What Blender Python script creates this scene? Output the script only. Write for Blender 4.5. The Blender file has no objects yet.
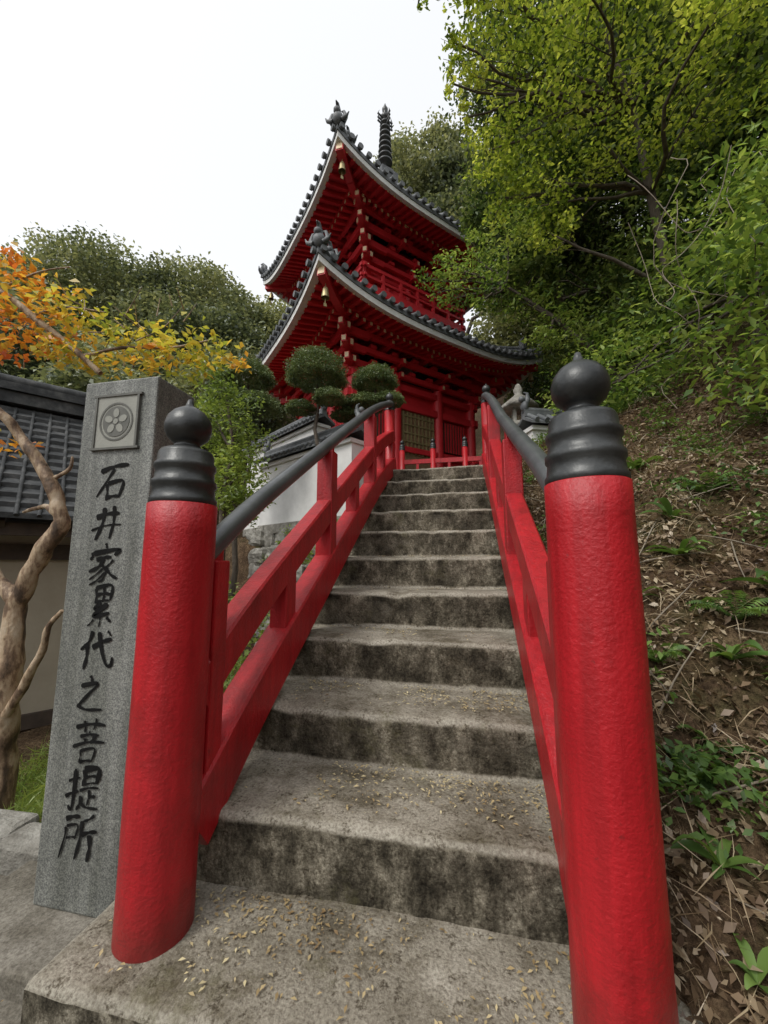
import bpy, bmesh, math, numpy as np, random
from mathutils import Vector, Matrix, noise
random.seed(7)
RNG=np.random.default_rng(11)
scene=bpy.context.scene
COL=scene.collection

# ------------------------------------------------------------ materials
def new_mat(name):
    m=bpy.data.materials.new(name); m.use_nodes=True
    nt=m.node_tree; nt.nodes.clear()
    out=nt.nodes.new('ShaderNodeOutputMaterial')
    return m,nt,out
def ramp(nt,fac,stops):
    r=nt.nodes.new('ShaderNodeValToRGB'); e=r.color_ramp.elements
    while len(e)<len(stops): e.new(0.5)
    for i,(p,c) in enumerate(stops):
        e[i].position=p; e[i].color=(c[0],c[1],c[2],1)
    nt.links.new(fac,r.inputs[0]); return r.outputs[0]
def noise_n(nt,scale,detail=6,rough=0.6,vec=None,dist=0):
    n=nt.nodes.new('ShaderNodeTexNoise'); n.inputs['Scale'].default_value=scale
    n.inputs['Detail'].default_value=detail; n.inputs['Roughness'].default_value=rough
    n.inputs['Distortion'].default_value=dist
    if vec is not None: nt.links.new(vec,n.inputs['Vector'])
    return n.outputs['Fac']
def mixc(nt,fac,a,b,mode='MIX'):
    m=nt.nodes.new('ShaderNodeMix'); m.data_type='RGBA'; m.blend_type=mode
    if isinstance(fac,(int,float)): m.inputs[0].default_value=fac
    else: nt.links.new(fac,m.inputs[0])
    for i,v in ((6,a),(7,b)):
        if isinstance(v,tuple): m.inputs[i].default_value=(v[0],v[1],v[2],1)
        else: nt.links.new(v,m.inputs[i])
    return m.outputs[2]
def mapped(nt,tc,sc):
    mp=nt.nodes.new('ShaderNodeMapping'); mp.inputs['Scale'].default_value=sc; nt.links.new(tc,mp.inputs[0]); return mp.outputs[0]
def surf(name,stops,scale=4,rough=0.8,bump=0.3,bscale=40,detail=8,metallic=0,extra=None,bdist=0.01,stretch=None,spec=0.5):
    m,nt,out=new_mat(name)
    tc=nt.nodes.new('ShaderNodeTexCoord').outputs['Object']
    vec=mapped(nt,tc,stretch) if stretch else tc
    c=ramp(nt,noise_n(nt,scale,detail,0.65,vec),stops)
    if extra: c=extra(nt,tc,c)
    p=nt.nodes.new('ShaderNodeBsdfPrincipled')
    nt.links.new(c,p.inputs['Base Color']); p.inputs['Roughness'].default_value=rough
    p.inputs['Metallic'].default_value=metallic
    p.inputs['Specular IOR Level'].default_value=spec
    if bump:
        b=nt.nodes.new('ShaderNodeBump'); b.inputs['Strength'].default_value=bump; b.inputs['Distance'].default_value=bdist
        nt.links.new(noise_n(nt,bscale,6,0.6,tc),b.inputs['Height']); nt.links.new(b.outputs[0],p.inputs['Normal'])
    nt.links.new(p.outputs[0],out.inputs[0]); return m
def leafmat(name,cols,trans=0.35,nscale=0.8):
    m,nt,out=new_mat(name)
    g=nt.nodes.new('ShaderNodeNewGeometry')
    tc=nt.nodes.new('ShaderNodeTexCoord').outputs['Object']
    n=noise_n(nt,nscale,3,0.6,tc)
    a=nt.nodes.new('ShaderNodeMath'); a.operation='MULTIPLY_ADD'
    nt.links.new(g.outputs['Random Per Island'],a.inputs[0]); a.inputs[1].default_value=0.6
    s=nt.nodes.new('ShaderNodeMath'); s.operation='MULTIPLY_ADD'
    nt.links.new(n,s.inputs[0]); s.inputs[1].default_value=2.0; s.inputs[2].default_value=-0.72
    nt.links.new(s.outputs[0],a.inputs[2])
    k=len(cols)
    c=ramp(nt,a.outputs[0],[(0.05+0.9*i/(k-1),cols[i]) for i in range(k)])
    p=nt.nodes.new('ShaderNodeBsdfPrincipled'); nt.links.new(c,p.inputs['Base Color'])
    p.inputs['Roughness'].default_value=0.42; p.inputs['Specular IOR Level'].default_value=0.55
    t=nt.nodes.new('ShaderNodeBsdfTranslucent')
    nt.links.new(mixc(nt,1.0,c,(1.45,1.35,0.8),'MULTIPLY'),t.inputs[0])
    mx=nt.nodes.new('ShaderNodeMixShader'); mx.inputs[0].default_value=trans
    nt.links.new(p.outputs[0],mx.inputs[1]); nt.links.new(t.outputs[0],mx.inputs[2])
    nt.links.new(mx.outputs[0],out.inputs[0]); return m

def red_wear(nt,tc,c):
    n=noise_n(nt,2.6,9,0.72,tc)
    f=ramp(nt,n,[(0.50,(0,0,0)),(0.70,(1,1,1))])
    c=mixc(nt,f,c,(0.25,0.010,0.012))
    d=ramp(nt,noise_n(nt,2,6,0.6,mapped(nt,tc,(14,14,1.2))),[(0.35,(0.78,0.76,0.74)),(0.62,(1.06,1.06,1.06))])
    c=mixc(nt,1.0,c,d,'MULTIPLY')
    sx=nt.nodes.new('ShaderNodeSeparateXYZ'); nt.links.new(tc,sx.inputs[0])
    a=nt.nodes.new('ShaderNodeMath'); a.operation='MULTIPLY_ADD'; nt.links.new(noise_n(nt,9,6,.7,tc),a.inputs[0]); a.inputs[1].default_value=.28
    nt.links.new(sx.outputs[2],a.inputs[2])
    mr=nt.nodes.new('ShaderNodeMapRange'); nt.links.new(a.outputs[0],mr.inputs[0]); mr.inputs[1].default_value=-.84; mr.inputs[2].default_value=-.64; mr.inputs[3].default_value=.75; mr.inputs[4].default_value=0
    c=mixc(nt,mr.outputs[0],c,(0.13,0.022,0.018))
    chip=ramp(nt,noise_n(nt,34,5,0.65,tc),[(0.67,(0,0,0)),(0.73,(.6,.6,.6))])
    return mixc(nt,chip,c,(0.15,0.018,0.018))
M_red=surf('red_paint',[(0.3,(0.37,0.008,0.014)),(0.7,(0.49,0.014,0.021))],3,0.40,0.6,85,extra=red_wear,bdist=0.005,spec=.5)
M_pred=surf('pagoda_red',[(0.3,(0.46,0.014,0.022)),(0.7,(0.66,0.030,0.040))],2,0.5,0.15,30)
M_yel=surf('rafter_end_paint',[(0.3,(0.66,0.50,0.30)),(0.7,(0.76,0.62,0.42))],5,0.6,0)
M_white=surf('white_plaster',[(0.3,(0.56,0.56,0.54)),(0.75,(0.80,0.80,0.78))],3,0.8,0.2,20)
M_tile=surf('roof_tile_grey',[(0.3,(0.05,0.055,0.06)),(0.7,(0.16,0.17,0.175))],4,0.55,0.3,30)
M_tile2=surf('house_tile_dark',[(0.3,(0.028,0.030,0.031)),(0.5,(0.055,0.058,0.06)),(0.7,(0.12,0.122,0.12))],7,0.75,0.3,30,spec=.2)
M_metal=surf('finial_dark_metal',[(0.3,(0.020,0.023,0.024)),(0.7,(0.07,0.073,0.072))],9,0.38,0.4,60,metallic=0.35,bdist=0.003)
M_pipe=surf('handrail_grey_paint',[(0.3,(0.07,0.076,0.08)),(0.7,(0.14,0.148,0.15))],6,0.32,0.15,60,metallic=0.3,bdist=0.003)
M_dark=surf('dark_wood',[(0.3,(0.03,0.022,0.018)),(0.7,(0.08,0.055,0.04))],6,0.7,0.3,30)
M_gold=surf('aged_bronze',[(0.3,(0.30,0.25,0.12)),(0.7,(0.45,0.38,0.2))],6,0.45,0.2,30,metallic=0.5)
M_wood=surf('door_wood',[(0.3,(0.14,0.08,0.045)),(0.7,(0.28,0.17,0.09))],8,0.7,0.3,30)
def conc_extra(nt,tc,c):
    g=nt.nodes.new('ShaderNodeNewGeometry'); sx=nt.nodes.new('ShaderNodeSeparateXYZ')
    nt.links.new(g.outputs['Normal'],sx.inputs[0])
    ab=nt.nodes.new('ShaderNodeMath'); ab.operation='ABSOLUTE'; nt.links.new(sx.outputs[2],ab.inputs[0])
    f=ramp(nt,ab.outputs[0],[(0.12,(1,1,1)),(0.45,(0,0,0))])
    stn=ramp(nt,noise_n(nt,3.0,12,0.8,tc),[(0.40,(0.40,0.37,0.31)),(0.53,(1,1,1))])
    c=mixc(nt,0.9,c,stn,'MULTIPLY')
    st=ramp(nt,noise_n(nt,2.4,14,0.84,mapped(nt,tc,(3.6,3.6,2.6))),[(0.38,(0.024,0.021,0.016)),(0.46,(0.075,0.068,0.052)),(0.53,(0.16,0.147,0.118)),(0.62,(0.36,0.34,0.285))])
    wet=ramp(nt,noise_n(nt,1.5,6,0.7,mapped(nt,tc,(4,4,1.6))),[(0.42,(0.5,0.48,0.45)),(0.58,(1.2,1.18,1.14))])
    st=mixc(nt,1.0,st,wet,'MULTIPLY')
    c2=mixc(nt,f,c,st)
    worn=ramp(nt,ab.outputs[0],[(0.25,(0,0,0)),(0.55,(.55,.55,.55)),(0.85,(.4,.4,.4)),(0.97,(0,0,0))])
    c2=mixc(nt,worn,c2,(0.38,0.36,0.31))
    sp=ramp(nt,noise_n(nt,120,4,0.75,tc),[(0.35,(0.58,0.55,0.52)),(0.6,(1.15,1.15,1.12))])
    c3=mixc(nt,1.0,c2,sp,'MULTIPLY')
    pit=ramp(nt,noise_n(nt,30,6,0.75,tc),[(0.33,(0.40,0.37,0.33)),(0.44,(1,1,1))])
    c3=mixc(nt,1.0,c3,pit,'MULTIPLY')
    moss=ramp(nt,noise_n(nt,2.6,10,0.8,tc),[(0.56,(0,0,0)),(0.68,(0.6,0.6,0.6))])
    return mixc(nt,moss,c3,(0.105,0.098,0.045))
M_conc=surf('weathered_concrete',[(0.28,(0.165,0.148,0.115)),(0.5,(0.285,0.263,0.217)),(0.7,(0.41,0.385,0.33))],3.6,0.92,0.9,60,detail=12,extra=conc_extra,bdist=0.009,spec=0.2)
def gran_extra(nt,tc,c):
    s=ramp(nt,noise_n(nt,230,2,0.8,tc),[(0.36,(0.45,0.46,0.47)),(0.5,(0.92,0.92,0.92)),(0.64,(1.55,1.55,1.5))])
    c=mixc(nt,1.0,c,s,'MULTIPLY')
    d=ramp(nt,noise_n(nt,1.6,7,0.65,mapped(nt,tc,(9,9,.8))),[(0.38,(0.66,0.67,0.63)),(0.62,(1.14,1.14,1.12))])
    return mixc(nt,1.0,c,d,'MULTIPLY')
M_gran=surf('granite',[(0.3,(0.135,0.140,0.133)),(0.7,(0.22,0.226,0.215))],2.5,0.55,0.25,160,extra=gran_extra,bdist=0.003)
M_gran_d=surf('granite_dressed',[(0.3,(0.26,0.265,0.235)),(0.7,(0.36,0.36,0.32))],6,0.8,0.3,120,bdist=0.003)
M_ink=surf('carved_black_ink',[(0.3,(0.006,0.006,0.006)),(0.7,(0.014,0.014,0.014))],20,0.8,0,spec=.1)
M_stone=surf('field_stone',[(0.3,(0.13,0.12,0.10)),(0.5,(0.25,0.24,0.21)),(0.7,(0.42,0.41,0.37))],6,0.9,0.9,18,bdist=0.03)
M_beige=surf('beige_plaster',[(0.3,(0.30,0.26,0.20)),(0.7,(0.42,0.37,0.29))],1.5,0.85,0.2,30)
M_bark=surf('bark',[(0.3,(0.05,0.04,0.03)),(0.7,(0.14,0.115,0.09))],6,0.9,0.8,30,bdist=0.02,stretch=(3,3,0.7))
M_smooth=surf('smooth_tan_bark',[(0.38,(0.07,0.045,0.028)),(0.47,(0.20,0.13,0.08)),(0.53,(0.38,0.28,0.18)),(0.66,(0.52,0.43,0.32))],6,0.65,0.8,25,stretch=(2.4,2.4,0.8))
M_vine=surf('vine_bark',[(0.3,(0.12,0.095,0.07)),(0.7,(0.28,0.24,0.18))],5,0.8,0.4,25)
def soil_extra(nt,tc,c):
    g=ramp(nt,noise_n(nt,1.4,6,0.7,tc),[(0.52,(0,0,0)),(0.68,(0.8,0.8,0.8))])
    c=mixc(nt,g,c,(0.055,0.070,0.025))
    s=ramp(nt,noise_n(nt,60,6,0.75,tc),[(0.35,(0.35,0.33,0.3)),(0.6,(1.3,1.25,1.15))])
    return mixc(nt,1.0,c,s,'MULTIPLY')
M_soil=surf('forest_soil',[(0.3,(0.05,0.033,0.022)),(0.5,(0.105,0.072,0.047)),(0.7,(0.19,0.14,0.09))],5,0.95,1.0,35,extra=soil_extra,bdist=0.04,spec=0.1)
def pave_extra(nt,tc,c):
    stn=ramp(nt,noise_n(nt,2.3,10,0.78,tc),[(0.42,(0.5,0.48,0.44)),(0.56,(1,1,1))])
    c=mixc(nt,1.0,c,stn,'MULTIPLY')
    sp=ramp(nt,noise_n(nt,110,4,0.75,tc),[(0.35,(0.55,0.53,0.5)),(0.6,(1.15,1.15,1.12))])
    return mixc(nt,1.0,c,sp,'MULTIPLY')
M_pave=surf('paving_concrete',[(0.3,(0.14,0.125,0.105)),(0.5,(0.21,0.195,0.165)),(0.7,(0.31,0.29,0.255))],2.5,0.9,0.5,60,bdist=0.006,extra=pave_extra)
L_maple=leafmat('maple_leaves',[(0.045,0.080,0.016),(0.15,0.23,0.034),(0.35,0.44,0.072),(0.56,0.62,0.15)],0.5,1.3)
L_ever=leafmat('evergreen_leaves',[(0.012,0.026,0.010),(0.038,0.072,0.022),(0.10,0.155,0.046),(0.24,0.31,0.10)],0.35,0.9)
L_bush=leafmat('bush_leaves',[(0.030,0.064,0.018),(0.10,0.18,0.040),(0.23,0.34,0.075),(0.42,0.52,0.16)],0.42,1.6)
L_far=leafmat('distant_leaves',[(0.05,0.07,0.045),(0.12,0.15,0.088),(0.22,0.25,0.14),(0.36,0.38,0.22)],0.3,0.35)  # distance haze put into the leaf colours: paler, greyer greens
L_autumn=leafmat('autumn_leaves',[(0.60,0.15,0.05),(0.70,0.28,0.05),(0.68,0.44,0.08),(0.38,0.40,0.08)],0.45,1.6)
L_autumn2=leafmat('yellow_autumn_leaves',[(0.68,0.33,0.06),(0.70,0.52,0.10),(0.52,0.50,0.09),(0.28,0.36,0.07)],0.45,1.8)
L_pine=leafmat('pine_needles',[(0.055,0.085,0.035),(0.12,0.17,0.065),(0.23,0.29,0.13)],0.2,4)
L_yg=leafmat('shrub_leaves',[(0.08,0.13,0.035),(0.18,0.26,0.06),(0.34,0.43,0.13)],0.45,1.5)
L_litter=leafmat('dry_litter',[(0.05,0.031,0.021),(0.13,0.083,0.05),(0.25,0.18,0.11),(0.45,0.37,0.25)],0.1,2)
L_straw=leafmat('dry_straw',[(0.16,0.10,0.055),(0.30,0.22,0.13),(0.50,0.41,0.27)],0.1,2)
L_bits=leafmat('fallen_bits',[(0.20,0.13,0.06),(0.42,0.32,0.16),(0.62,0.54,0.32)],0.1,2)
L_fern=leafmat('fern_green',[(0.035,0.075,0.022),(0.09,0.17,0.038),(0.19,0.30,0.07)],0.35,3)

# ------------------------------------------------------------ helpers
def empty(name,loc=(0,0,0)):
    e=bpy.data.objects.new(name,None); e.location=loc; e.empty_display_size=0.2; COL.objects.link(e); return e
def adopt(o,parent):
    if parent is not None:
        o.parent=parent; o.matrix_parent_inverse=Matrix.Translation(-Vector(parent.location))
class MB:
    def __init__(s): s.v=[];s.f=[];s.m=[];s.sm=[];s.T=None
    def add(s,vs,fs,mat=0,smooth=False):
        o=len(s.v)
        for p in vs:
            p=Vector(p); s.v.append(s.T@p if s.T else p)
        for f in fs: s.f.append([i+o for i in f]); s.m.append(mat); s.sm.append(smooth)
    def hexa(s,p,mat=0):
        s.add(p,[(0,3,2,1),(4,5,6,7),(0,1,5,4),(1,2,6,5),(2,3,7,6),(3,0,4,7)],mat)
    def box(s,c,d,mat=0,rz=0):
        x,y,z=[k/2 for k in d]; cs,sn=math.cos(rz),math.sin(rz); P=[]
        for zz in (-z,z):
            for a,b in ((-x,-y),(x,-y),(x,y),(-x,y)):
                P.append((c[0]+a*cs-b*sn,c[1]+a*sn+b*cs,c[2]+zz))
        s.hexa(P,mat)
    def beam(s,a,b,w,h,mat=0):
        a=Vector(a);b=Vector(b); d=(b-a).normalized(); up=Vector((0,0,1))
        if abs(d.z)>.98: up=Vector((0,1,0))
        r=d.cross(up).normalized()*w/2; u=r.cross(d).normalized()*h/2
        s.hexa([a-r-u,a+r-u,a+r+u,a-r+u,b-r-u,b+r-u,b+r+u,b-r+u],mat)
    def tube(s,pts,rad,seg=8,mat=0,caps=True):
        pts=[Vector(p) for p in pts]; n=len(pts)
        if isinstance(rad,(int,float)): rad=[rad]*n
        V=[];F=[]; prev=None
        for i,p in enumerate(pts):
            d=(pts[min(i+1,n-1)]-pts[max(i-1,0)]).normalized()
            a=prev if prev is not None else (Vector((1,0,0)) if abs(d.x)<.8 else Vector((0,1,0)))
            a=(a-d*a.dot(d)).normalized(); prev=a; b=d.cross(a)
            for k in range(seg):
                t=2*math.pi*k/seg; V.append(p+(a*math.cos(t)+b*math.sin(t))*rad[i])
        for i in range(n-1):
            for k in range(seg):
                F.append((i*seg+k,i*seg+(k+1)%seg,(i+1)*seg+(k+1)%seg,(i+1)*seg+k))
        s.add(V,F,mat,True)
        if caps: s.add(V[:seg],[tuple(range(seg))],mat); s.add(V[-seg:],[tuple(range(seg))],mat)
    def lathe(s,c,prof,seg=32,mat=0):
        V=[];F=[];n=len(prof)
        for r,z in prof:
            for k in range(seg):
                t=2*math.pi*k/seg; V.append((c[0]+r*math.cos(t),c[1]+r*math.sin(t),c[2]+z))
        for i in range(n-1):
            for k in range(seg): F.append((i*seg+k,i*seg+(k+1)%seg,(i+1)*seg+(k+1)%seg,(i+1)*seg+k))
        s.add(V,F,mat,True)
    def sweep(s,pts,w,h,mat=0):
        V=[];F=[];n=len(pts); pts=[Vector(p) for p in pts]
        for i,p in enumerate(pts):
            d=(pts[min(i+1,n-1)]-pts[max(i-1,0)]).normalized(); r=Vector((1,0,0)); u=r.cross(d).normalized()
            c=0.008
            for a,b in ((-w/2+c,-h/2),(w/2-c,-h/2),(w/2,-h/2+c),(w/2,h/2-c),(w/2-c,h/2),(-w/2+c,h/2),(-w/2,h/2-c),(-w/2,-h/2+c)):
                V.append(p+r*a+u*b)
        for i in range(n-1):
            for k in range(8): F.append((i*8+k,i*8+(k+1)%8,(i+1)*8+(k+1)%8,(i+1)*8+k))
        F.append(tuple(range(8))); F.append(tuple(range((n-1)*8,n*8)))
        s.add(V,F,mat)
    def sphere(s,c,r,mat=0,seg=12,rings=8,sq=(1,1,1)):
        V=[];F=[]
        for i in range(rings+1):
            ph=math.pi*i/rings
            for k in range(seg):
                t=2*math.pi*k/seg; V.append((c[0]+r*sq[0]*math.sin(ph)*math.cos(t),c[1]+r*sq[1]*math.sin(ph)*math.sin(t),c[2]+r*sq[2]*math.cos(ph)))
        for i in range(rings):
            for k in range(seg): F.append((i*seg+k,i*seg+(k+1)%seg,(i+1)*seg+(k+1)%seg,(i+1)*seg+k))
        s.add(V,F,mat,True)
    def build(s,name,mats,parent=None,bevel=0):
        me=bpy.data.meshes.new(name); me.from_pydata([tuple(v) for v in s.v],[],s.f)
        for m in mats: me.materials.append(m)
        me.polygons.foreach_set('material_index',s.m); me.polygons.foreach_set('use_smooth',s.sm)
        bm=bmesh.new(); bm.from_mesh(me); bmesh.ops.recalc_face_normals(bm,faces=bm.faces); bm.to_mesh(me); bm.free()
        o=bpy.data.objects.new(name,me); COL.objects.link(o); adopt(o,parent)
        if bevel:
            b=o.modifiers.new('bevel','BEVEL'); b.width=bevel; b.segments=2; b.limit_method='ANGLE'; b.angle_limit=math.radians(40)
        return o

def leaf_obj(name,P,size,mat,parent=None,aspect=0.45,up=0.6,flat=False,N=None,svar=0.35):
    n=len(P); r=RNG
    if N is None:
        nn=r.normal(size=(n,3)); nn[:,2]=np.abs(nn[:,2])+up
        if flat: nn=nn*0.12; nn[:,2]=1
    else: nn=N+r.normal(size=(n,3))*0.25
    nn/=np.linalg.norm(nn,axis=1)[:,None]
    t=r.normal(size=(n,3)); t-=nn*(t*nn).sum(1)[:,None]; t/=np.linalg.norm(t,axis=1)[:,None]
    b=np.cross(nn,t); s=(size*(1+svar*r.uniform(-1,1,n)))[:,None]
    v=np.empty((n,4,3)); v[:,0]=P-t*s*.5; v[:,1]=P+b*s*aspect*.5+nn*s*.08; v[:,2]=P+t*s*.5-nn*s*.1; v[:,3]=P-b*s*aspect*.5+nn*s*.08
    me=bpy.data.meshes.new(name); me.vertices.add(4*n); me.vertices.foreach_set('co',v.reshape(-1))
    me.loops.add(4*n); me.loops.foreach_set('vertex_index',np.arange(4*n,dtype=np.int32))
    me.polygons.add(n); me.polygons.foreach_set('loop_start',np.arange(0,4*n,4,dtype=np.int32))
    me.polygons.foreach_set('loop_total',np.full(n,4,dtype=np.int32))
    me.materials.append(mat); me.update(calc_edges=True)
    o=bpy.data.objects.new(name,me); COL.objects.link(o); adopt(o,parent); return o
def cloud(clumps,dens,sub=70,sig=0.17,flatz=0.55):
    out=[]
    for (c,rr) in clumps:
        rr=np.array(rr if hasattr(rr,'__len__') else (rr,rr,rr*.8),float); c=np.array(c,float)
        n=int(dens*(rr[0]*rr[1]*rr[2])**(2/3)); m=max(8,n//sub)
        d=RNG.normal(size=(m,3)); d/=np.linalg.norm(d,axis=1)[:,None]; d*=(RNG.uniform(0.25,1,m)**0.5)[:,None]
        sc=c+d*rr; w=RNG.uniform(0.3,1.6,m); w/=w.sum()
        k=RNG.choice(m,size=n,p=w)
        g=np.clip(RNG.normal(size=(n,3)),-1.7,1.7)
        out.append(sc[k]+g*rr*sig*np.array([1.1,1.1,flatz]))
    return np.concatenate(out)
def bent(a,b,k=7,amp=0.12,sag=0.0):
    a=Vector(a);b=Vector(b);L=(b-a).length; pts=[]
    s=Vector((random.uniform(-50,50),)*3)
    for i in range(k+1):
        t=i/k; p=a.lerp(b,t); w=math.sin(math.pi*t)
        q=noise.noise_vector(s+p*1.3)
        pts.append(p+q*amp*L*w+Vector((0,0,-sag*L*w)))
    return pts
def tree(name,trunk,tr,clumps,dens,lsize,lmat,bark=M_bark,sub=70,sig=.17,flatz=.55,aspect=.45,twigs=5,limb=0.35):
    e=empty(name,trunk[0]); mb=MB(); n=len(trunk)
    mb.tube(trunk,[tr*(1-0.65*i/(n-1)) for i in range(n)],10,0)
    for c,rr in clumps:
        c=Vector(c); rm=max(rr) if hasattr(rr,'__len__') else rr
        a=Vector(min(trunk[1:],key=lambda p:(Vector(p)-c).length+0.6*max(0,p[2]-c.z)))
        L=bent(a,c,7,.15); r0=tr*limb
        mb.tube(L,[r0*(1-.75*i/7)+.004 for i in range(8)],6,0)
        for j in range(twigs):
            d=Vector([random.gauss(0,1) for _ in range(3)]).normalized()*rm*random.uniform(.5,.95)
            st=L[random.randint(3,7)]
            mb.tube(bent(st,c+d,4,.15),[r0*.3,r0*.25,r0*.18,r0*.12,.002],4,0)
    mb.build('trunk_and_limbs',[bark],e)
    leaf_obj('foliage',cloud(clumps,dens,sub,sig,flatz),lsize,lmat,e,aspect)
    return e

# ------------------------------------------------------------ terrain
def ss(a,b,x):
    t=max(0,min(1,(x-a)/(b-a))); return t*t*(3-2*t)
def nz(Y): return -.745+.597*(Y-1.164)
def T(x,y):
    base=max(-1.14,min(1.0,nz(y)-.17))
    if x>-.3:
        dx=max(0,x-.38)
        z=base+.45*min(dx,1.5)+1.25*max(0,dx-1.5) if dx<9 else base+.675+1.25*7.5
        z+=.18*ss(0,.4,dx)*(noise.noise(Vector((x*1.1,y*1.1,3)))+.5*noise.noise(Vector((x*3.5,y*3.5,1)))+.3*noise.noise(Vector((x*8,y*8,1))))
    else:
        w=ss(.86,1.0,-x); low=-1.14-.46*ss(1.7,2.8,-x)
        if y>1.8: low+=.18*(y-1.8)
        dl=y-(4.32+(-1.24-x)*.62)
        ter=ss(0,.25,dl)*ss(-6.5,-5.0,x)
        left=low*(1-ter)+.45*ter
        z=base*(1-w)+left*w
        if y>1.6: z+=.08*w*noise.noise(Vector((x*1.5,y*1.5,7)))
    if y>13: z+=min(10,.75*(y-13))
    if x<-9: z+=min(9,.6*(-x-9))
    return z
def ax(lo,hi,fine_lo,fine_hi,f,c):
    a=list(np.arange(fine_lo,fine_hi+1e-6,f)); s=f; x=fine_hi
    while x<hi: s=min(s*1.25,c); x+=s; a.append(x)
    s=f; x=fine_lo; b=[]
    while x>lo: s=min(s*1.25,c); x-=s; b.append(x)
    return b[::-1]+a
xs=ax(-90,90,-3.2,3.2,.06,7); ys=ax(-60,120,-.2,6.0,.06,7)
V=[(x,y,T(x,y)-(.03 if (-.9<x<.42 and y>.8) else 0)) for y in ys for x in xs]; nx=len(xs)
V=[(x,y,(min(z,max(-1.3,nz(y)-.45)) if (-.9<x<.38 and .7<y<6.2) else z)) for x,y,z in V]
F=[(j*nx+i,j*nx+i+1,(j+1)*nx+i+1,(j+1)*nx+i) for j in range(len(ys)-1) for i in range(nx-1)]
me=bpy.data.meshes.new('ground'); me.from_pydata(V,[],F); me.materials.append(M_soil)
me.polygons.foreach_set('use_smooth',[True]*len(F)); g=bpy.data.objects.new('ground',me); COL.objects.link(g)

mb=MB()
mb.box((-.75,-.55,-1.135),(1.9,3.2,.03),0); mb.box((-2.71,-.55,-1.137),(1.98,3.2,.03),0)
mb.box((-2.2,1.17,-1.139),(1.9,.22,.03),0)
mb.build('paving',[M_pave],bevel=.006)
mb=MB(); x=-2.9
random.seed(3)
while x<-1.6:
    w=random.uniform(.16,.3); mb.box((x+w/2,1.36+random.uniform(-.03,.03),-1.10),(w-.012,.13,.13+random.uniform(0,.05)),0,random.uniform(-.08,.08)); x+=w
mb.build('stone_kerb',[M_stone],bevel=.025)

# ------------------------------------------------------------ stairs
SX0,SX1=-.87,.44
prof=[]
N=10
rr=random.Random(5)
yy=[1.164+.33*(n-1)+rr.uniform(-.010,.010) for n in range(1,N+1)]
zz=[-.745+.197*(n-1)+rr.uniform(-.004,.004) for n in range(1,N+1)]
prev=-1.3
for n in range(N):
    y=yy[n]; z=zz[n]
    b=prev
    for k in range(5):
        t=k/5; prof.append((y+.016*(1-t),b+(z-.06-b)*t))
    prof+= [(y-.004,z-.052),(y-.006,z-.028),(y-.003,z-.015),(y+.005,z-.006),(y+.016,z-.002),(y+.032,z)]
    ye=(yy[n+1] if n<N-1 else 6.2)
    for k in range(1,5): prof.append((y+.034+(ye+.016-y-.034)*k/5,z+.001))
    prev=z
prof.append((6.2,zz[-1]))
K=110; V=[];F=[]
for i in range(K+1):
    x=SX0+(SX1-SX0)*i/K
    for (y,z) in prof:
        q=Vector((x*2.3,y*2.3,z*4)); 
        ch=max(0,noise.noise(Vector((x*9,y*3,z*3)))-.20)*.045
        dy=.011*noise.noise(q)+.005*noise.noise(q*7)+ch*.6; dz=.008*noise.noise(q+Vector((9,9,9)))+.0035*noise.noise(q*7)-ch*.4
        V.append((x,y+dy,z+dz))
m=len(prof)
for i in range(K):
    for j in range(m-1): F.append((i*m+j,(i+1)*m+j,(i+1)*m+j+1,i*m+j+1))
mb=MB(); mb.add(V,F,0,True)
for x,i in ((SX0,0),(SX1,K)):
    base=[V[i*m+j] for j in range(m)]
    mb.add(base+[(x,6.2,-1.4),(x,yy[0],-1.4)],[tuple(range(m+2))],0)
def slab(mb,x0,x1,y0,y1,z0,z1,mat=0):
    nxx=50;nyy=12; r=.022
    PX=[x0,x0+.005,x0+r]+[x0+r+(x1-x0-2*r)*i/nxx for i in range(1,nxx)]+[x1-r,x1-.005,x1]
    PY=[y0,y0+.005,y0+r]+[y0+r+(y1-y0-2*r)*i/nyy for i in range(1,nyy)]+[y1]
    VV=[];FF=[]
    def dz(i,n): return [-.020,-.007,0][i] if i<3 else ([-.020,-.007,0][n-1-i] if n-1-i<3 else 0)
    for j,y in enumerate(PY):
        for i,x in enumerate(PX):
            q=Vector((x*3,y*3,0))
            z=z1+min(dz(i,len(PX)),dz(j,999))+.006*noise.noise(q)+.003*noise.noise(q*7)
            VV.append((x+.006*noise.noise(q+Vector((4,1,1))),y+.008*noise.noise(q*2+Vector((4,8,1))),z))
    a=len(PX)
    for j in range(len(PY)-1):
        for i in range(a-1): FF.append((j*a+i,j*a+i+1,(j+1)*a+i+1,(j+1)*a+i))
    mb.add(VV,FF,mat,True)
    edge=VV[:a]; mb.add(edge+[(p[0],p[1],z0) for p in edge],[(i,i+1,a+i+1,a+i) for i in range(a-1)],mat,True)
    edge=[VV[j*a] for j in range(len(PY))]; n=len(edge); mb.add(edge+[(p[0],p[1],z0) for p in edge],[(i,i+1,n+i+1,n+i) for i in range(n-1)],mat,True)
    edge=[VV[j*a+a-1] for j in range(len(PY))]; mb.add(edge+[(p[0],p[1],z0) for p in edge],[(i,i+1,n+i+1,n+i) for i in range(n-1)],mat,True)
slab(mb,-1.005,.52,.834,1.21,-1.3,-.942)
mb.build('stone_staircase',[M_conc])

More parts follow.
